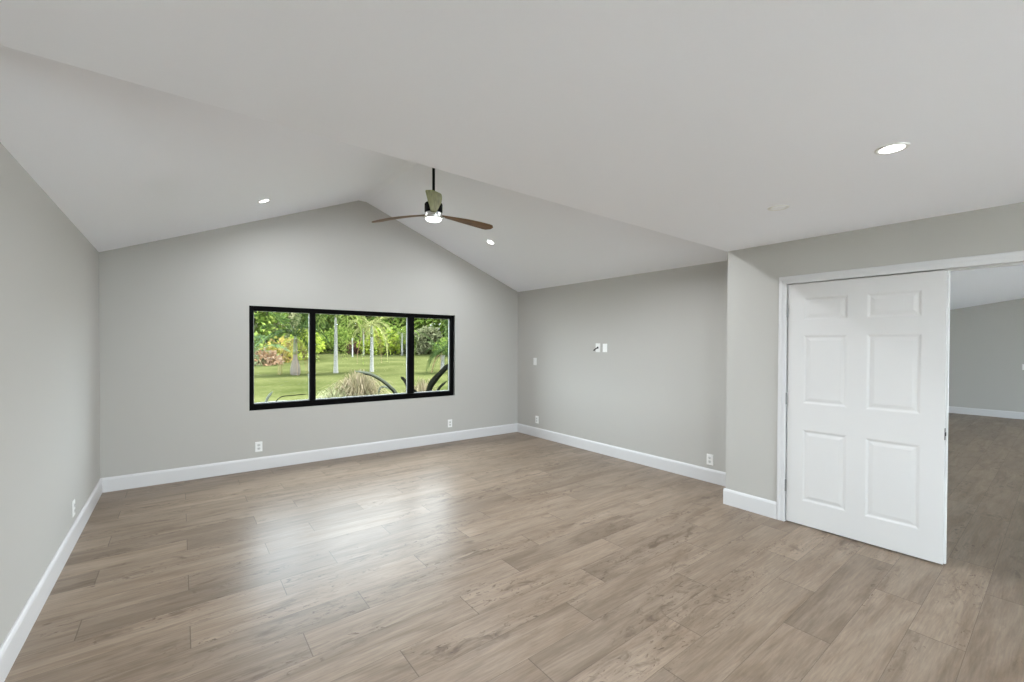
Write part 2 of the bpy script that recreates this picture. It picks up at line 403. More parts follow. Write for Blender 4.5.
# window: black frame set just behind the wall face, three lights
win = bpy.data.objects.new('window_1', None); COL.objects.link(win); win.location = (0, YB+.006, 0); struct(win)
FD = .075
b = MB()
b.box(WX0, 0, WZ0, .693, FD, WZ1); b.box(3.322, 0, WZ0, 3.388, FD, WZ1)
b.box(.693, 0, WZ0, 3.322, FD, .780); b.box(.693, 0, 1.887, 3.322, FD, WZ1)
struct(b.build('window_frame', M['black_frame'], win, bevel=.004))
for x0, x1 in ((1.311, 1.380), (2.632, 2.727)):
    struct(MB().box(x0, -.004, .785, x1, FD, 1.890).build('mullion', M['black_frame'], win, bevel=.004))
for x0, x1 in ((.693, 1.311), (1.380, 2.632), (2.727, 3.322)):
    b = MB(); g = .007
    b.box(x0, .03, .785, x0+g, .045, 1.890); b.box(x1-g, .03, .785, x1, .045, 1.890)
    b.box(x0, .03, .785, x1, .045, .785+g); b.box(x0, .03, 1.890-g, x1, .045, 1.890)
    struct(b.build('halo_bead', M['pane_halo'], win))
    struct(MB().box(x0+.002, .036, .787, x1-.002, .040, 1.888).build('pane', M['glass'], win))

# unseen glazing added behind the camera to bring in skylight
def glazing(name, a, c, z0, z1, at, axis, n):
    r = bpy.data.objects.new(name, None); COL.objects.link(r); struct(r)
    b = MB(); k = .05
    def bx(u0, u1, w0, w1, d0, d1, m=b):
        if axis == 'x': m.box(u0, at+d0, w0, u1, at+d1, w1)
        else: m.box(at+d0, u0, w0, at+d1, u1, w1)
    bx(a, a+k, z0, z1, 0, .07); bx(c-k, c, z0, z1, 0, .07); bx(a, c, z0, z0+k, 0, .07); bx(a, c, z1-k, z1, 0, .07)
    for i in range(1, n): u = a+(c-a)*i/n; bx(u-k/2, u+k/2, z0, z1, 0, .07)
    struct(b.build('window_frame', M['black_frame'], r))
    for i in range(n):
        p = MB(); bx(a+(c-a)*i/n, a+(c-a)*(i+1)/n, z0, z1, .03, .034, p); struct(p.build('pane', M['glass'], r))
glazing('added_window_2', -.5, 3.98, 0, 2.25, YREAR-.1, 'x', 3)
glazing('added_window_3', LW[0], LW[1], LW[2], LW[3], XL-.1, 'y', 2)
glazing('added_window_4', 5.7, 8.6, 0, 2.25, YREAR-.1, 'x', 3)  # these two are added and sized to brighten the adjoining room
glazing('added_window_5', 9.7, 12.6, 0, 2.25, YREAR-.1, 'x', 3)

def portal(name, loc, direction, sx, sy):
    d = bpy.data.lights.new(name, 'AREA'); d.shape = 'RECTANGLE'; d.size = sx; d.size_y = sy; d.cycles.is_portal = True
    o = bpy.data.objects.new(name, d); COL.objects.link(o); o.location = loc
    o.rotation_euler = Vector(direction).to_track_quat('-Z', 'Z' if abs(direction[2]) < .5 else 'Y').to_euler()
portal('sky_portal_front', ((WX0+WX1)/2, YB+T+.02, (WZ0+WZ1)/2), (0, -1, 0), WX1-WX0, WZ1-WZ0)
portal('sky_portal_rear', (1.74, YREAR-T-.02, 1.12), (0, 1, 0), 4.48, 2.25)
portal('sky_portal_side', (XL-T-.02, -2.7, 1.35), (1, 0, 0), 1.8, 1.5)
portal('sky_portal_far', (7.15, YREAR-T-.02, 1.12), (0, 1, 0), 2.9, 2.25)
portal('sky_portal_far', (11.15, YREAR-T-.02, 1.12), (0, 1, 0), 2.9, 2.25)

# ------------------------------------------------------------------ recessed lights
SLOPE = math.atan2(ZR-ZE, XC-RF-XL)
def lamp(parent, r, watts, z=-.012, spread=172):
    d = bpy.data.lights.new('downlight', 'AREA'); d.shape = 'DISK'; d.size = 2*r; d.energy = watts; d.color = (.90, .95, 1.0); d.spread = math.radians(spread)
    o = bpy.data.objects.new('downlight', d); COL.objects.link(o); o.parent = parent; o.location = (0, 0, z); return o
GL = 'recessed ceiling lights'
def make_downlight(label, loc, rot, lit=True):
    t = thing('recessed_light', label, 'ceiling light', loc, 0, GL); t.rotation_euler = rot
    MB().lathe([(.044, -.001), (.045, -.004), (.053, -.005), (.060, -.003), (.062, .002), (.044, .002)], 40).build('trim_ring', M['white_plastic'], t, smooth=True)
    MB().lathe([(0, -.0042), (.03, -.0040), (.0442, -.0028), (.0442, .0015), (0, .0015)], 40).build('diffuser', M['lamp'] if lit else M['unlit'], t, smooth=True)
    return t
proto = make_downlight('round lit recessed light on the left slope of the vaulted ceiling', (.674, 5.017, gable(.674)), (0, -SLOPE, 0))
lamp(proto, .05, LAMP_W)
def add_light(label, loc, rot, watts=LAMP_W):
    r = thing('recessed_light', label, 'ceiling light', loc, 0, GL); r.rotation_euler = rot
    for ch in proto.children:
        c = ch.copy(); COL.objects.link(c); c.parent = r
        if c.type == 'LIGHT': c.data = ch.data.copy(); c.data.energy = watts
    return r
add_light('round lit recessed light on the right slope of the vaulted ceiling beside the fan', (3.376, 4.97, gable(3.376)), (0, SLOPE, 0))
add_light('recessed light on the left vault slope hidden behind the flat ceiling edge', (.674, 2.74, gable(.674)), (0, -SLOPE, 0), LAMP_W*.4)
add_light('recessed light on the right vault slope hidden behind the flat ceiling edge', (3.376, 2.74, gable(3.376)), (0, SLOPE, 0), LAMP_W*2.4)
add_light('large bright recessed light in the flat ceiling in front of the white door', (2.541, .556, ZC), (0, 0, 0), FLAT_W)
add_light('unseen recessed light added in the flat ceiling to brighten the left wall', (.20, 1.05, ZC), (0, 0, 0), FLAT_W*1.7)  # lamp added out of view, lifts the left wall
add_light('unseen recessed light added as fill in the flat ceiling by the rear glazing', (.45, -3.0, ZC), (0, 0, 0), FLAT_W)  # fill lamp, added out of view
add_light('unseen recessed light added as fill behind the camera on the door side', (2.541, -2.2, ZC), (0, 0, 0), FLAT_W)  # another added fill lamp, never in view
for x_, y_ in ((6.6, 1.8), (9.0, 1.8), (11.4, 1.8)):  # lamps added behind the door leaf to light the adjoining room
    add_light('unseen recessed light added to brighten the adjoining room, hidden by the door', (x_, y_, fz(y_)), (math.atan(.161)*-1, 0, 0), FLAT_W*.2)
make_downlight('unlit white round recessed light in the flat ceiling above the door wall corner', (3.062, 1.232, ZC), (0, 0, 0), lit=False)

# ------------------------------------------------------------------ ceiling fan on the ridge
FX, FY = XC, 3.89
fan = thing('ceiling_fan', 'three blade ceiling fan with black downrod and lit lamp hanging from the vault ridge', 'ceiling fan', (FX, FY, 0))
MB().lathe([(0, 3.33), (.03, 3.335), (.055, 3.36), (.066, 3.40), (.066, ZR)], 28).build('canopy', M['fan_black'], fan, smooth='auto')
MB().lathe([(.0135, 2.86), (.0135, 3.36)], 16).build('downrod', M['fan_black'], fan, smooth='auto')
MB().lathe([(0, 2.895), (.028, 2.893), (.040, 2.875), (.080, 2.868), (.086, 2.858), (.086, 2.785), (.080, 2.776), (0, 2.776)], 36).build('motor_housing', M['fan_black'], fan, smooth='auto')
MB().lathe([(0, 2.777), (.078, 2.777), (.084, 2.770), (.084, 2.724), (.080, 2.719), (0, 2.719)], 36).build('blade_hub', M['fan_chrome'], fan, smooth='auto')
lens = MB().lathe([(.072, 2.728), (.074, 2.724), (.074, 2.712), (.068, 2.703), (.05, 2.697), (0, 2.695)], 36).build('lamp_lens', M['fanlamp'], fan, smooth=True); lens['label'] = 'glowing white round lamp lens'
ld = bpy.data.lights.new('fan_lamp', 'AREA'); ld.shape = 'DISK'; ld.size = .15; ld.energy = FAN_W; ld.color = (.90, .95, 1.0); ld.spread = math.radians(170)
lo = bpy.data.objects.new('fan_lamp', ld); COL.objects.link(lo); lo.parent = fan; lo.location = (0, 0, 2.69)
def blade_mesh():
    mb = MB(); n = 18; sec = []
    for i in range(n+1):
        s = i/n; x = .070 + s*.640
        wd = .056 + .040*min(1, s*2.2) + .062*math.sin(min(1, s*1.15)*math.pi/2)**2*.65
        if s > .90: wd *= math.sqrt(max(0.02, 1-((s-.90)/.10)**2*.86))
        tw = math.radians(-5 - 6*s)                          # pitch
        z = .004 + .018*math.sin(s*math.pi)*.4 - .012*s*s
        sw = .010*math.sin(s*math.pi)
        th = .012*(1-.5*s)
        sec.append([(x, sw + yy*wd*math.cos(tw) , z + yy*wd*math.sin(tw) + zz) for yy, zz in ((-.5, 0), (-.25, th*.5), (.25, th*.5), (.5, 0), (.25, -th*.5), (-.25, -th*.5))])
    v = [p for q in sec for p in q]; f = []
    for i in range(n):
        for k in range(6): q = (k+1) % 6; f.append((i*6+k, i*6+q, (i+1)*6+q, (i+1)*6+k))
    f.append(tuple(range(6))[::-1]); f.append(tuple(range(n*6, n*6+6)))
    return mb.add(v, f)
toward = math.atan2(-FY, -FX)
for k, mk in ((0, 'olive'), (1, 'walnut'), (2, 'walnut')):
    bl = blade_mesh().build('blade', M[mk], fan, smooth='auto', loc=(0, 0, 2.757), rot=(0, 0, toward + math.radians(-.3) + k*2*math.pi/3))
    bl['label'] = 'olive green tinted blade pointing at the viewer' if k == 0 else 'brown walnut blade'
    MB().box(.045, -.022, -.014, .115, .022, -.006).build('blade_bracket', M['fan_chrome'], bl, bevel=.002)

# ------------------------------------------------------------------ outlets, switches, wall plates
def plate_base(mb, w=.076, h=.118, d=.006):
    k = .005
    mb.add([(-w/2, 0, -h/2), (w/2, 0, -h/2), (w/2, 0, h/2), (-w/2, 0, h/2), (-w/2, -d*.5, -h/2), (w/2, -d*.5, -h/2), (w/2, -d*.5, h/2), (-w/2, -d*.5, h/2),
            (-w/2+k, -d, -h/2+k), (w/2-k, -d, -h/2+k), (w/2-k, -d, h/2-k), (-w/2+k, -d, h/2-k)],
           [(0, 1, 5, 4), (1, 2, 6, 5), (2, 3, 7, 6), (3, 0, 4, 7), (4, 5, 9, 8), (5, 6, 10, 9), (6, 7, 11, 10), (7, 4, 8, 11), (8, 9, 10, 11), (3, 2, 1, 0)])
    return mb
def outlet(label, loc, rotz):
    t = thing('wall_outlet', label, 'outlet', loc, rotz, 'white duplex wall outlets')
    plate_base(MB()).build('cover_plate', M['white_plastic'], t)
    for dz in (.0205, -.0205):
        r = MB().prism([(a*.0165, -.005, dz+c*.0145) for a, c in ((-1, -.55), (-.55, -1), (.55, -1), (1, -.55), (1, .55), (.55, 1), (-.55, 1), (-1, .55))], (0, -.0035, 0)).build('receptacle', M['socket'], t)
        s_ = MB()
        s_.box(-.0075, -.0092, dz-.002, -.0050, -.0083, dz+.007); s_.box(.0050, -.0092, dz-.001, .0075, -.0083, dz+.006); s_.box(-.002, -.0092, dz-.0095, .002, -.0083, dz-.0055)
        s_.build('slots', M['slot'], r)
    return t
M['socket'] = mat('off_white_socket', (.62, .62, .60), .4)
o1 = outlet('white outlet on the back wall left of and below the window', (.742, YB, .272), 0)
def outlet_copy(label, loc, rotz): return dup(o1, loc, (0, 0, rotz), label)
PI = math.pi
outlet_copy('white outlet on the back wall below the window\'s right end', (3.315, YB, .279), 0)
outlet_copy('white outlet on the right wall near the room corner, just above the baseboard', (XR, 5.460, .278), -PI/2)
outlet_copy('white outlet low on the right wall near the jog of the door wall', (XR, 2.53, .246), -PI/2)
outlet_copy('white outlet low on the left wall seen nearly edge on', (XL, 4.590, .262), PI/2)
def switch(label, loc, rotz):
    t = thing('light_switch', label, 'switch', loc, rotz)
    plate_base(MB()).build('cover_plate', M['white_plastic'], t)
    MB().prism([(-.0165, 0, -.033), (-.0165, 0, .033), (-.0165, -.0095, .033), (-.0165, -.0065, 0), (-.0165, -.0075, -.033)], (.033, 0, 0)).build('rocker', M['white_plastic'], t)
    return t
switch('white switch plate halfway up the right wall near the room corner', (XR, 5.515, 1.223), -PI/2)
switch('white light switch on the far room wall beyond the doorway', (XFAR, .862, 1.077), -PI/2)
# the pair of plates where a television would hang
t = thing('cable_plate', 'white wall plate with a black cable poking out, high on the right wall', 'wall plate', (XR, 4.160, 1.460), -PI/2)
plate_base(MB(), .082, .122).build('cover_plate', M['white_plastic'], t)
MB().prism([(a*.014, -.005, c*.014) for a, c in ((-1, -.5), (-.5, -1), (.5, -1), (1, -.5), (1, .5), (.5, 1), (-.5, 1), (-1, .5))], (0, -.004, 0)).build('cable_port', M['slot'], t)
cb_ = MB().tube([(XR-.006, 4.158, 1.462), (XR-.020, 4.162, 1.457), (XR-.032, 4.175, 1.444), (XR-.040, 4.190, 1.430)], .0075, 8)
cb_.tube([(XR-.038, 4.187, 1.433), (XR-.045, 4.200, 1.419)], .010, 8)
tag(cb_.build('cable', M['cable'], smooth='auto'), 'short black cable end sticking out of the right wall plate', 'cable')
t = thing('blank_plate', 'plain white outlet plate right beside the cable plate on the right wall', 'wall plate', (XR, 4.034, 1.458), -PI/2)
plate_base(MB(), .078, .116).build('cover_plate', M['white_plastic'], t)
MB().box(-.017, -.0085, -.033, .017, -.005, .033).build('insert', M['white_plastic'], t, bevel=.001)

# ------------------------------------------------------------------ the garden
GZ = -.30
def gz(x, y):
    d = y - YB + .55*(x-1.5) if x > 1.5 else y - YB
    D = x*math.sin(YAW) + y*math.cos(YAW)
    z = GZ
    if D > 27: z += (D-27)/23*.66
    if D > 50: z = GZ + .66 + (D-50)*.06
    return z
def at(px, D, lift=0.0):
    """ground point on the sight line of column px, D metres out along the view axis"""
    lx = (px-512)/F_PX*D
    x = lx*math.cos(YAW) + D*math.sin(YAW); y = -lx*math.sin(YAW) + D*math.cos(YAW)
    return Vector((x, y, gz(x, y)+lift))
def grass_mat():
    m = bpy.data.materials.new('sunlit_lawn'); m.use_nodes = True
    N = m.node_tree.nodes; L = m.node_tree.links; b = N['Principled BSDF']
    t = N.new('ShaderNodeTexCoord')
    n1 = N.new('ShaderNodeTexNoise'); n1.inputs['Scale'].default_value = .35; n1.inputs['Detail'].default_value = 6
    n2 = N.new('ShaderNodeTexNoise'); n2.inputs['Scale'].default_value = 7; n2.inputs['Detail'].default_value = 6
    for n in (n1, n2): L.new(t.outputs['Object'], n.inputs['Vector'])
    r = N.new('ShaderNodeValToRGB'); e = r.color_ramp.elements
    e[0].position = .36; e[0].color = (.019, .0235, .0068, 1); e[1].position = .64; e[1].color = (.050, .052, .0200, 1)
    a = N.new('ShaderNodeMath'); a.operation = 'MULTIPLY_ADD'; a.inputs[1].default_value = .45; L.new(n2.outputs[0], a.inputs[0])
    c = N.new('ShaderNodeMath'); c.operation = 'MULTIPLY'; c.inputs[1].default_value = .55; L.new(n1.outputs[0], c.inputs[0]); L.new(c.outputs[0], a.inputs[2])
    L.new(a.outputs[0], r.inputs[0]); L.new(r.outputs[0], b.inputs['Base Color']); b.inputs['Roughness'].default_value = 1; b.inputs['Specular IOR Level'].default_value = 0
    bp = N.new('ShaderNodeBump'); bp.inputs['Strength'].default_value = .5; bp.inputs['Distance'].default_value = .05
    L.new(n2.outputs[0], bp.inputs['Height']); L.new(bp.outputs[0], b.inputs['Normal'])
    return m
b = MB(); nx, ny = 44, 60
for j in range(ny+1):
    for i in range(nx+1):
        x = -40 + 150*i/nx; y = -45 + 175*j/ny
        inside = XL-.6 < x < XFAR+.6 and YREAR-.6 < y < YB+.6
        b.v.append((x, y, gz(x, y)))
for j in range(ny):
    for i in range(nx): k = j*(nx+1)+i; b.f.append((k, k+1, k+nx+2, k+nx+1))
struct(b.build('ground_lawn', grass_mat(), smooth=True))
M['patio'] = mat('added_bounce_paving', (.60, .60, .60), .85, spec=.1, bump=(5, .2), var=(1.5, .06))  # unseen pale paving, added to bounce daylight up to the ceilings
struct(MB().box(XL-7, YREAR-13, GZ, XFAR+4, YREAR-T-.02, -.06).box(XL-7, YREAR-T-.02, GZ, XL-T-.02, 1.0, -.06).build('ground_bounce_patio', M['patio']))
M['gravel'] = mat('olive_grey_mulch', (.046, .047, .030), .9, spec=.1, bump=(14, .8), var=(9, .45))
def bed(outline):
    mb = MB(); P = [at_(px, D) for px, D in outline]
    return mb.prism([(p.x, p.y, GZ) for p in P], (0, 0, .02))
def at_(px, D):
    lx = (px-512)/F_PX*D
    return Vector((lx*math.cos(YAW)+D*math.sin(YAW), -lx*math.sin(YAW)+D*math.cos(YAW), GZ))
struct(bed([(300, 11.2), (352, 11.0), (385, 11.4), (378, 14.0), (362, 15.0), (345, 15.6), (322, 15.2), (308, 13.2)]).build('ground_planting_bed', M['gravel']))
struct(bed([(405, 11.5), (452, 11.5), (455, 13.6), (432, 14.6), (412, 13.8)]).build('ground_planting_bed', M['gravel']))
struct(bed([(235, 11.4), (300, 11.6), (306, 12.9), (284, 13.9), (262, 13.4), (240, 12.6)]).build('ground_planting_bed', M['gravel']))
M['bark_pale'] = mat('pale_palm_bark', (.155, .150, .132), .95, spec=0, var=(9, .30), bump=(16, .5))
M['bark_bottle'] = mat('bottle_palm_bark', (.095, .083, .066), .95, spec=0, var=(7, .25), bump=(14, .5))
M['bark_dark'] = mat('dark_bark', (.030, .024, .020), .95, spec=0, var=(8, .4), bump=(14, .8))
M['crownshaft'] = mat('green_crownshaft', (.09, .10, .04), .5, var=(6, .25))
M['leaf_mid'] = leaf_mat('mid_green_leaves', (.075, .125, .022), (.15, .22, .04), (.29, .34, .085))
M['leaf_dark'] = leaf_mat('dark_green_leaves', (.055, .095, .022), (.10, .15, .04), (.19, .24, .08))
M['leaf_deep'] = leaf_mat('deep_green_fronds', (.028, .050, .014), (.052, .085, .024), (.11, .15, .05))
M['leaf_lime'] = leaf_mat('lime_yellow_leaves', (.19, .26, .03), (.30, .37, .045), (.42, .46, .09))
M['leaf_yellow'] = leaf_mat('yellow_croton_leaves', (.26, .27, .05), (.36, .31, .07), (.32, .20, .08))
M['leaf_grey'] = leaf_mat('grey_olive_leaves', (.13, .14, .07), (.23, .24, .12), (.36, .35, .20))
M['leaf_blue'] = leaf_mat('blue_green_fronds', (.075, .13, .055), (.13, .20, .085), (.23, .30, .15))
M['leaf_rust'] = leaf_mat('dry_rust_fronds', (.20, .11, .055), (.34, .21, .13), (.42, .32, .22))
M['leaf_maroon'] = leaf_mat('maroon_leaves', (.05, .022, .022), (.09, .04, .035), (.13, .09, .05))
M['leaf_palm'] = leaf_mat('palm_frond_green', (.10, .15, .032), (.19, .25, .055), (.33, .37, .11))
M['leaf_palmy'] = leaf_mat('yellow_green_fronds', (.17, .20, .065), (.27, .28, .10), (.37, .36, .17))
M['straw'] = leaf_mat('straw_grass', (.11, .105, .055), (.20, .165, .095), (.30, .24, .16))
M['strap_pale'] = leaf_mat('pale_strap_leaf', (.15, .16, .12), (.20, .21, .16), (.26, .27, .21))
M['strap_dark'] = leaf_mat('dark_strap_leaf', (.010, .011, .008), (.016, .017, .011), (.024, .024, .016))
M['house'] = mat('pale_stucco', (.22, .215, .205), .8, var=(2, .06)); M['roof'] = mat('grey_roof', (.13, .125, .12), .8, var=(4, .15))
M['post'] = mat('white_post_paint', (.20, .20, .19), .5)

def leaf_quad(mb, c, d, n, ln, wd):
    """pointed oval leaf of four-sided outline with a small fold"""
    d = d.normalized(); s = d.cross(n)
    if s.length < 1e-3: s = d.cross(Vector((1, 0, 0)))
    s.normalize()
    k = len(mb.v); up_ = s.cross(d)*wd*.18
    mb.v += [tuple(c), tuple(c+d*ln*.5+s*wd*.5+up_), tuple(c+d*ln), tuple(c+d*ln*.5-s*wd*.5+up_)]
    mb.f.append((k, k+1, k+2, k+3))
def rnd_dir():
    while True:
        v = Vector((U(-1, 1), U(-1, 1), U(-1, 1)))
        if .1 < v.length < 1: return v.normalized()
def crown(mb, c, rx, ry, rz, n, ls, clumps=9):
    cl = []
    for _ in range(clumps):
        v = rnd_dir(); q = U(.45, .8)
        cl.append((Vector((c[0]+v.x*rx*q, c[1]+v.y*ry*q, c[2]+v.z*rz*q)), U(.32, .55)))
    cl.append((Vector(c), .7))
    for _ in range(n):
        o, k = random.choice(cl); v = rnd_dir(); q = U(.7, 1)**.5
        p = o + Vector((v.x*rx*k*q, v.y*ry*k*q, v.z*rz*k*q))
        dd = (v + rnd_dir()*.8 + Vector((0, 0, -.25))).normalized()
        leaf_quad(mb, p, dd, rnd_dir(), ls*U(.7, 1.3), ls*U(.38, .6))
def tree(name, label, cat, px, D, h, r, mk, trunk_h=None, n=1500, ls=.34, group=None, squash=1.0):
    p = at(px, D); t = thing(name, label, cat, p, U(0, 6), group)
    th = trunk_h if trunk_h is not None else h*.35
    mb = MB(); rz = (h-th)*.56*squash
    crown(mb, (0, 0, th+(h-th)*.5), r, r, rz, n, ls, 12)
    mb.build('foliage', M[mk], t)
    tb = MB().tube([(0, 0, -.2), (.05, .03, th*.5), (-.04, .02, th), (.03, -.02, th+(h-th)*.45)], [.05*h*.5, .04*h*.5, .03*h*.5, .012*h*.5], 8)
    for k in range(5):
        a = U(0, 6.28); tb.tube([(0, 0, th*.9), (math.cos(a)*r*.3, math.sin(a)*r*.3, th+(h-th)*.3), (math.cos(a)*r*.6, math.sin(a)*r*.6, th+(h-th)*.5)], [.02*h*.5, .014*h*.5, .006*h*.5], 6)
    tb.build('trunk', M['bark_dark'], t, smooth=True)
    return t
def bush(name, label, px, D, h, r, mk, n=900, ls=.22, cat='shrub', group=None):
    p = at(px, D); t = thing(name, label, cat, p, U(0, 6), group)
    mb = MB(); crown(mb, (0, 0, h*.5), r, r, h*.52, n, ls, 9); mb.build('foliage', M[mk], t)
    sb = MB()
    for k in range(6):
        a = k*1.05; sb.tube([(0, 0, -.1), (math.cos(a)*r*.25, math.sin(a)*r*.25, h*.35), (math.cos(a)*r*.5, math.sin(a)*r*.5, h*.65)], [.03, .02, .01], 5)
    sb.build('stems', M['bark_dark'], t, smooth=True)
    return t
def frond_mesh(ln, droop, arch, leaf_len, nl=26, wd=.05, vee=.35):
    """one pinnate frond growing along +x from the origin"""
    mb = MB(); pts = []
    for i in range(13):
        s = i/12; pts.append(Vector((ln*s*(1-.22*s*s*droop), 0, ln*(arch*s - droop*s*s))))
    mb.tube(pts, [.022*(1-.85*i/12)*ln/2+.003 for i in range(13)], 5)
    for i in range(nl):
        s = .14 + .86*i/(nl-1); f = s*12; k = min(11, int(f)); p = pts[k].lerp(pts[k+1], f-k)
        tg = (pts[k+1]-pts[k]).normalized()
        L_ = leaf_len*(math.sin(min(1, (s-.1)*1.25)*math.pi)**.5*.75+.28)
        for sd in (1, -1):
            d = (Vector((0, sd, 0))*1.0 + tg*.75 + Vector((0, 0, vee*U(.2, .6) - .45*U(.4, 1.2)))).normalized()
            leaf_quad(mb, p, d, Vector((0, 0, 1)), L_*U(.85, 1.1), wd*ln/2)
    return mb
def palm(name, label, px, D, trunk_prof, crown_z, nf, fl, mk, bark, leaf_len=.5, shaft=None, rot=0, droop=(.35, 1.05), dead=0, wd=.06, arch=(.15, 1.0), cat='palm tree'):
    p = at(px, D); t = thing(name, label, cat, p, rot)
    MB().lathe([(r_, z_) for r_, z_ in trunk_prof], 16).build('trunk', M[bark], t, smooth=True)
    if shaft: MB().lathe(shaft, 14).build('crownshaft', M['crownshaft'], t, smooth=True)
    for i in range(nf):
        s = i/max(1, nf-1)
        ar = arch[1] + (arch[0]-arch[1])*s + U(-.08, .08); dr = droop[0] + (droop[1]-droop[0])*s + U(-.08, .1)
        m_ = frond_mesh(fl*U(.85, 1.1), dr, ar, leaf_len, wd=wd)
        m_.build('frond', M[mk], t, loc=(0, 0, crown_z), rot=(U(-.25, .25), 0, i*2.399+U(-.2, .2)))
    for i in range(dead):
        m_ = frond_mesh(fl*.75, 1.5, -.2, leaf_len*.7, wd=wd*.7)
        d_ = m_.build('frond', M['leaf_rust'], t, loc=(0, 0, crown_z-.1), rot=(0, 0, i*2.0+U(0, 1))); d_['label'] = 'dry brown hanging frond'
    return t

# palms standing on the lawn
palm('bottle_palm', 'swollen trunk bottle palm on the lawn in the left window pane', 295.3, 25.2,
     [(.17, -.1), (.245, .02), (.275, .15), (.275, .32), (.24, .55), (.175, .78), (.13, .95), (.115, 1.2), (.105, 1.6), (.10, 2.0)], 2.2, 17, 2.1, 'leaf_deep', 'bark_bottle', .62,
     [(.115, 1.15), (.125, 1.4), (.105, 1.8), (.07, 2.15), (.05, 2.35)], droop=(.3, 1.0), dead=3, wd=.07, arch=(.5, 1.6))
palm('royal_palm', 'tall pale slim trunk palm just right of the first window mullion', 335.8, 27.0,
     [(.17, -.1), (.145, .1), (.125, .5), (.115, 1.2), (.10, 2.0), (.085, 3.0), (.07, 3.6), (.06, 4.0)], 4.35, 14, 2.9, 'leaf_palm', 'bark_pale', .8,
     [(.08, 3.4), (.085, 3.7), (.07, 4.1), (.04, 4.4)], droop=(.6, 1.7), wd=.05)
palm('royal_palm', 'pale trunk palm with yellowish drooping fronds in the middle window pane', 371.8, 27.6,
     [(.155, -.1), (.125, .12), (.11, .6), (.105, 1.3), (.095, 2.0), (.085, 2.4)], 2.95, 14, 1.75, 'leaf_palmy', 'bark_pale', .5,
     [(.09, 2.2), (.095, 2.45), (.075, 2.75), (.04, 3.0)], droop=(.5, 1.5), wd=.045, dead=2)
palm('slender_palm', 'small distant slender palm behind the middle pane lawn', 363.5, 46,
     [(.10, -.1), (.085, .3), (.075, 1.2), (.065, 2.9)], 3.0, 11, 1.8, 'leaf_palmy', 'bark_pale', .55, droop=(.4, 1.3), wd=.05)
palm('date_palm', 'short palm with dark green crown in the right window pane', 442.5, 27.5,
     [(.17, -.1), (.14, .1), (.12, .4), (.115, .8), (.14, 1.1)], 1.35, 20, 1.45, 'leaf_deep', 'bark_pale', .36, droop=(.3, 1.35), dead=3, wd=.05, arch=(.1, 1.25))
palm('arching_palm', 'pale blue green arching frond palm at the left edge of the window', 246, 33,
     [(.16, -.1), (.14, .2), (.12, .6)], .7, 12, 3.3, 'leaf_blue', 'bark_dark', .8, droop=(.5, 1.1), wd=.04, arch=(.35, 1.25), dead=2)
palm('feather_palm', 'leaning feather palm behind the lawn beside the second mullion', 402, 47,
     [(.12, -.1), (.11, .6), (.09, 1.6), (.08, 2.4)], 2.5, 12, 2.6, 'leaf_mid', 'bark_pale', .8, droop=(.4, 1.3), wd=.05)

# shrubs along the far edge of the lawn
bush('croton_shrub', 'yellow and orange croton shrub left of the bottle palm', 279, 36, 2.0, 1.3, 'leaf_yellow', 800, .34)
bush('lime_shrub', 'bright lime shrub right of the bottle palm trunk', 305, 40, 2.6, 1.7, 'leaf_lime', 900, .36)
bush('lime_shrub', 'bright lime shrub right of the yellowish palm', 384, 49, 3.3, 2.0, 'leaf_lime', 1000, .36)
bush('lime_shrub', 'low yellow green shrub beside the maroon shrub', 366.5, 49.5, 1.7, 1.3, 'leaf_lime', 700, .32)
bush('maroon_shrub', 'dark maroon shrub at the far edge of the middle pane lawn', 356.5, 50, 1.4, 1.2, 'leaf_maroon', 600, .32)
bush('rust_shrub', 'rusty brown low thicket at the left edge of the window', 257, 33, 1.0, 1.5, 'leaf_rust', 700, .30)
bush('rust_shrub', 'dark brown low thicket left of the croton shrub', 269, 36.5, .9, 1.6, 'leaf_maroon', 600, .30)
bush('hedge_shrub', 'olive shrub with rusty tips before the second mullion', 397, 51, 2.6, 2.0, 'leaf_grey', 900, .34)
bush('hedge_shrub', 'mid green shrub behind the tall pale palm', 341, 51, 2.8, 2.0, 'leaf_mid', 900, .34)
bush('hedge_shrub', 'green shrub right behind the first mullion', 320, 50, 3.0, 1.9, 'leaf_mid', 900, .34)
bush('hedge_shrub', 'dull green shrub right of the second mullion', 419, 50, 2.8, 2.0, 'leaf_grey', 900, .34)
bush('hedge_shrub', 'dark green shrub behind the short dark palm', 446, 48, 1.9, 1.7, 'leaf_dark', 900, .34)
bush('hedge_shrub', 'green shrub at the far right edge of the window', 456, 46, 2.4, 2.0, 'leaf_mid', 800, .34)

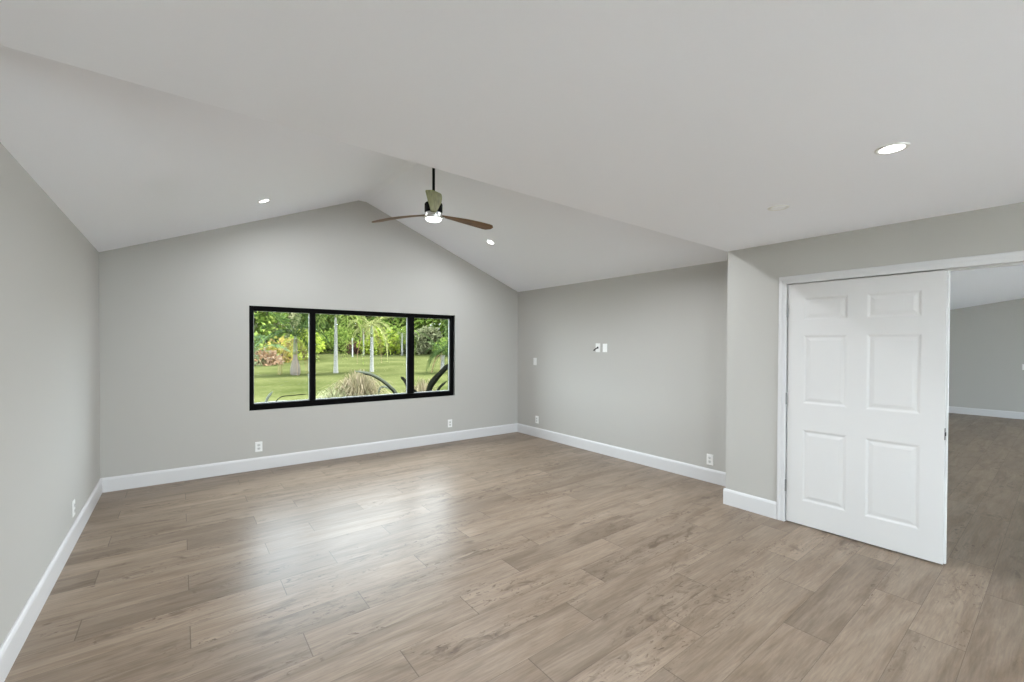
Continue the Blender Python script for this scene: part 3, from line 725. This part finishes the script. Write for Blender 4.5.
# taller trees behind
spec = [
 (246, 42, 9.5, 3.4, 'leaf_mid', 'mid green tree at the far left edge of the window'),
 (262, 50, 10.0, 3.2, 'leaf_dark', 'dark green tree behind the arching palm'),
 (277, 46, 8.8, 2.8, 'leaf_grey', 'olive grey tree behind the croton shrub'),
 (293, 54, 10.5, 3.4, 'leaf_mid', 'mid green tree behind the bottle palm'),
 (311, 52, 9.5, 3.0, 'leaf_dark', 'dark tree behind the first mullion'),
 (327, 56, 9.6, 3.0, 'leaf_mid', 'green tree left of the tall pale palm'),
 (345, 58, 10.2, 3.2, 'leaf_palm', 'yellow green tree right of the tall pale palm'),
 (360, 60, 9.8, 3.2, 'leaf_dark', 'dark green tree behind the slender palm'),
 (378, 60, 10.4, 3.4, 'leaf_palmy', 'pale yellow green tree behind the yellowish palm'),
 (394, 57, 9.4, 3.0, 'leaf_mid', 'green tree left of the second mullion'),
 (409, 58, 9.8, 3.0, 'leaf_grey', 'grey olive tree behind the second mullion'),
 (417, 54, 8.4, 2.3, 'leaf_mid', 'green tree right of the second mullion'),
 (430, 50.5, 2.5, 1.4, 'leaf_grey', 'small grey olive tree partly hiding the pale house'),
 (438, 64, 9.6, 3.4, 'leaf_grey', 'grey tree above the pale house in the right pane'),
 (453, 52, 7.5, 2.8, 'leaf_mid', 'green tree at the right edge of the right pane'),
 (470, 50, 8.5, 3.0, 'leaf_dark', 'dark tree hidden beyond the right side of the window'),
 (228, 40, 9.0, 3.2, 'leaf_dark', 'dark tree hidden beyond the left side of the window'),
]
for px, D, h, r, mk, lab in spec:
    tree('garden_tree', lab, 'tree', px, D, h, r, mk, trunk_h=h*.16, n=2300, ls=.55, group='trees behind the lawn', squash=1.12)
for k, px in enumerate(range(215, 500, 22)):
    tree('backdrop_tree', 'tall tree in the wood line behind all others', 'tree', px, 70+U(-3, 5), U(11.0, 13.0), 4.2, ('leaf_dark', 'leaf_mid', 'leaf_grey')[k % 3], trunk_h=1.2, n=1700, ls=.8, group='wood line trees', squash=1.1)

# white post, far house
pp = at(352.5, 44); tag(MB().lathe([(.06, -.1), (.06, 1.75), (.085, 1.76), (.085, 1.82), (0, 1.86)], 12).build('garden_post', M['post'], smooth='auto', loc=pp), 'thin white post at the lawn edge between the pale palms', 'post')
hp = at(437, 55); hs = thing('garden_house', 'pale house glimpsed through the trees in the right pane', 'house', hp, -YAW)
hb = MB().box(-3.4, 0, -.3, 3.4, 5, 2.5); hb.build('walls', M['house'], hs)
MB().prism([(-3.9, -.5, 2.45), (3.9, -.5, 2.45), (3.9, 5.5, 2.45), (-3.9, 5.5, 2.45)], (0, 0, .22)).prism([(-3.9, -.5, 2.67), (-3.9, 5.5, 2.67), (-3.9, 2.5, 3.6)], (7.8, 0, 0)).build('roof', M['roof'], hs)
for x in (-2, .8): MB().box(x, -.03, .8, x+1.1, .02, 1.9).build('window', M['black_frame'], hs)

# near planting bed: dry grass clump, strap leaf plants, fallen dark trunks
def grass_clump(name, label, px, D, h, r, n, mk, wd=.018):
    p = at(px, D); mb = MB()
    for _ in range(n):
        a = U(0, 6.28); q = U(0, 1)**.6; base = Vector((math.cos(a)*r*.28*q, math.sin(a)*r*.28*q, -.02))
        a2 = a+U(-.6, .6); out = r*U(.2, 1.1)*(.25+.75*q); hh = h*U(.45, 1.0)*(1.12-.45*q)
        pts = [base, base+Vector((math.cos(a2)*out*.25, math.sin(a2)*out*.25, hh*.6)), base+Vector((math.cos(a2)*out*.6, math.sin(a2)*out*.6, hh*.95)), base+Vector((math.cos(a2)*out, math.sin(a2)*out, hh*U(.25, .8)))]
        sd = Vector((-math.sin(a2+U(-1, 1)), math.cos(a2+U(-1, 1)), 0))*wd*.5
        k = len(mb.v)
        for i, q_ in enumerate(pts): f_ = (1, .9, .6, .1)[i]; mb.v += [tuple(q_-sd*f_), tuple(q_+sd*f_)]
        for i in range(3): mb.f.append((k+2*i, k+2*i+1, k+2*i+3, k+2*i+2))
    return tag(mb.build(name, M[mk], loc=p), label, 'grass', kind='thing')
grass_clump('ornamental_grass', 'big tan ornamental grass clump in the middle pane', 359, 12.6, 1.16, 1.0, 800, 'straw', .022)
grass_clump('ornamental_grass', 'small dry grass tuft at the foot of the dark leaves in the right pane', 421, 13.2, .85, .75, 320, 'straw', .020)
grass_clump('ornamental_grass', 'low green grass tuft left of the tan clump', 338, 12.2, .74, .85, 360, 'leaf_grey', .020)
def strap(mb, pts, wd):
    pts = [Vector(q) for q in pts]; k = len(mb.v); n = len(pts)
    for i, q in enumerate(pts):
        t = (pts[min(i+1, n-1)]-pts[max(i-1, 0)]).normalized(); s = t.cross(Vector((math.sin(YAW), math.cos(YAW), 0)))
        s = (s.normalized() if s.length > 1e-3 else Vector((0, 0, 1)))
        f_ = wd*(.55+.45*math.sin(min(1, i/(n-1)*1.6)*math.pi/2))*(1 if i < n-2 else (.55 if i == n-2 else .06))*.5
        fold = Vector((-math.sin(YAW), -math.cos(YAW), 0))*f_*.5
        mb.v += [tuple(q-s*f_), tuple(q+fold), tuple(q+s*f_)]
    for i in range(n-1):
        for j in range(2): a = k+3*i+j; mb.f.append((a, a+1, a+4, a+3))
def spline(P, n=12):
    o = []
    P = [P[0]*2-P[1]] + P + [P[-1]*2-P[-2]]
    for i in range(1, len(P)-2):
        for k in range(n):
            t = k/n; a, b_, c, d = P[i-1:i+3]
            o.append(.5*((2*b_) + (c-a)*t + (2*a-5*b_+4*c-d)*t*t + (3*b_-a-3*c+d)*t**3))
    return o + [P[-2]]
def strap_plant(label, px, D, leaves):
    p = at(px, D); t = thing('strap_leaf_plant', label, 'plant', p)
    R_ = Vector((math.cos(YAW), -math.sin(YAW), 0)); F_ = Vector((math.sin(YAW), math.cos(YAW), 0))
    for pts, wd, mk, dep in leaves:                     # (right, up) in metres from the root, leaning dep metres forward or back
        P = [Vector((0, 0, 0))] + [R_*a + Vector((0, 0, u_)) + F_*dep*(k+1)/len(pts) for k, (a, u_) in enumerate(pts)]
        mb = MB(); strap(mb, spline(P, 5), wd)
        o = mb.build('leaf', M[mk], t); sol = o.modifiers.new('thickness', 'SOLIDIFY'); sol.thickness = .008
        o['label'] = 'dark arching leaf' if mk == 'strap_dark' else 'pale arching leaf'
    return t
# sizes: 8.5 m away one picture pixel is about 19 mm
strap_plant('arching strap leaf plant at the bottom of the middle pane', 403, 8.5,
    [([(-.01, .60), (-.10, .86), (-.19, .98), (-.35, 1.12), (-.57, 1.24), (-.84, 1.29)], .036, 'strap_pale', -.25),
     ([(-.02, .58), (-.12, .82), (-.21, .95), (-.36, 1.09), (-.56, 1.21), (-.70, 1.24)], .034, 'strap_dark', -.20),
     ([(.05, .60), (.07, .92), (.00, 1.08), (-.09, 1.15)], .055, 'strap_dark', .20),
     ([(-.10, .55), (-.22, .86), (-.40, .95), (-.52, .92), (-.58, .80)], .032, 'strap_pale', .35),
     ([(-.15, .50), (-.30, .74), (-.44, .84)], .04, 'strap_pale', -.1)])
strap_plant('bold dark strap leaf plant at the bottom of the right pane', 427, 9.0,
    [([(-.03, .60), (.02, .93), (.12, 1.10), (.28, 1.24)], .06, 'strap_dark', .25),
     ([(.03, .60), (.08, .90), (.18, 1.06), (.31, 1.22), (.50, 1.42)], .095, 'strap_dark', -.2),
     ([(.08, .50), (.20, .85), (.36, 1.02)], .045, 'strap_dark', .3),
     ([(-.08, .50), (-.16, .80), (-.30, .92)], .04, 'strap_dark', -.2), ([(.10, .45), (.30, .74), (.52, .86)], .04, 'strap_dark', -.3)])
strap_plant('single pale strap leaf plant at the bottom of the left pane', 262, 8.0,
    [([(.0, .40), (.04, .74), (.14, .92)], .045, 'strap_pale', .1), ([(.08, .40), (.24, .78), (.50, .84), (.74, .86)], .009, 'strap_dark', .2), ([(.1, .30), (.30, .66), (.55, .72)], .04, 'strap_dark', -.1)])
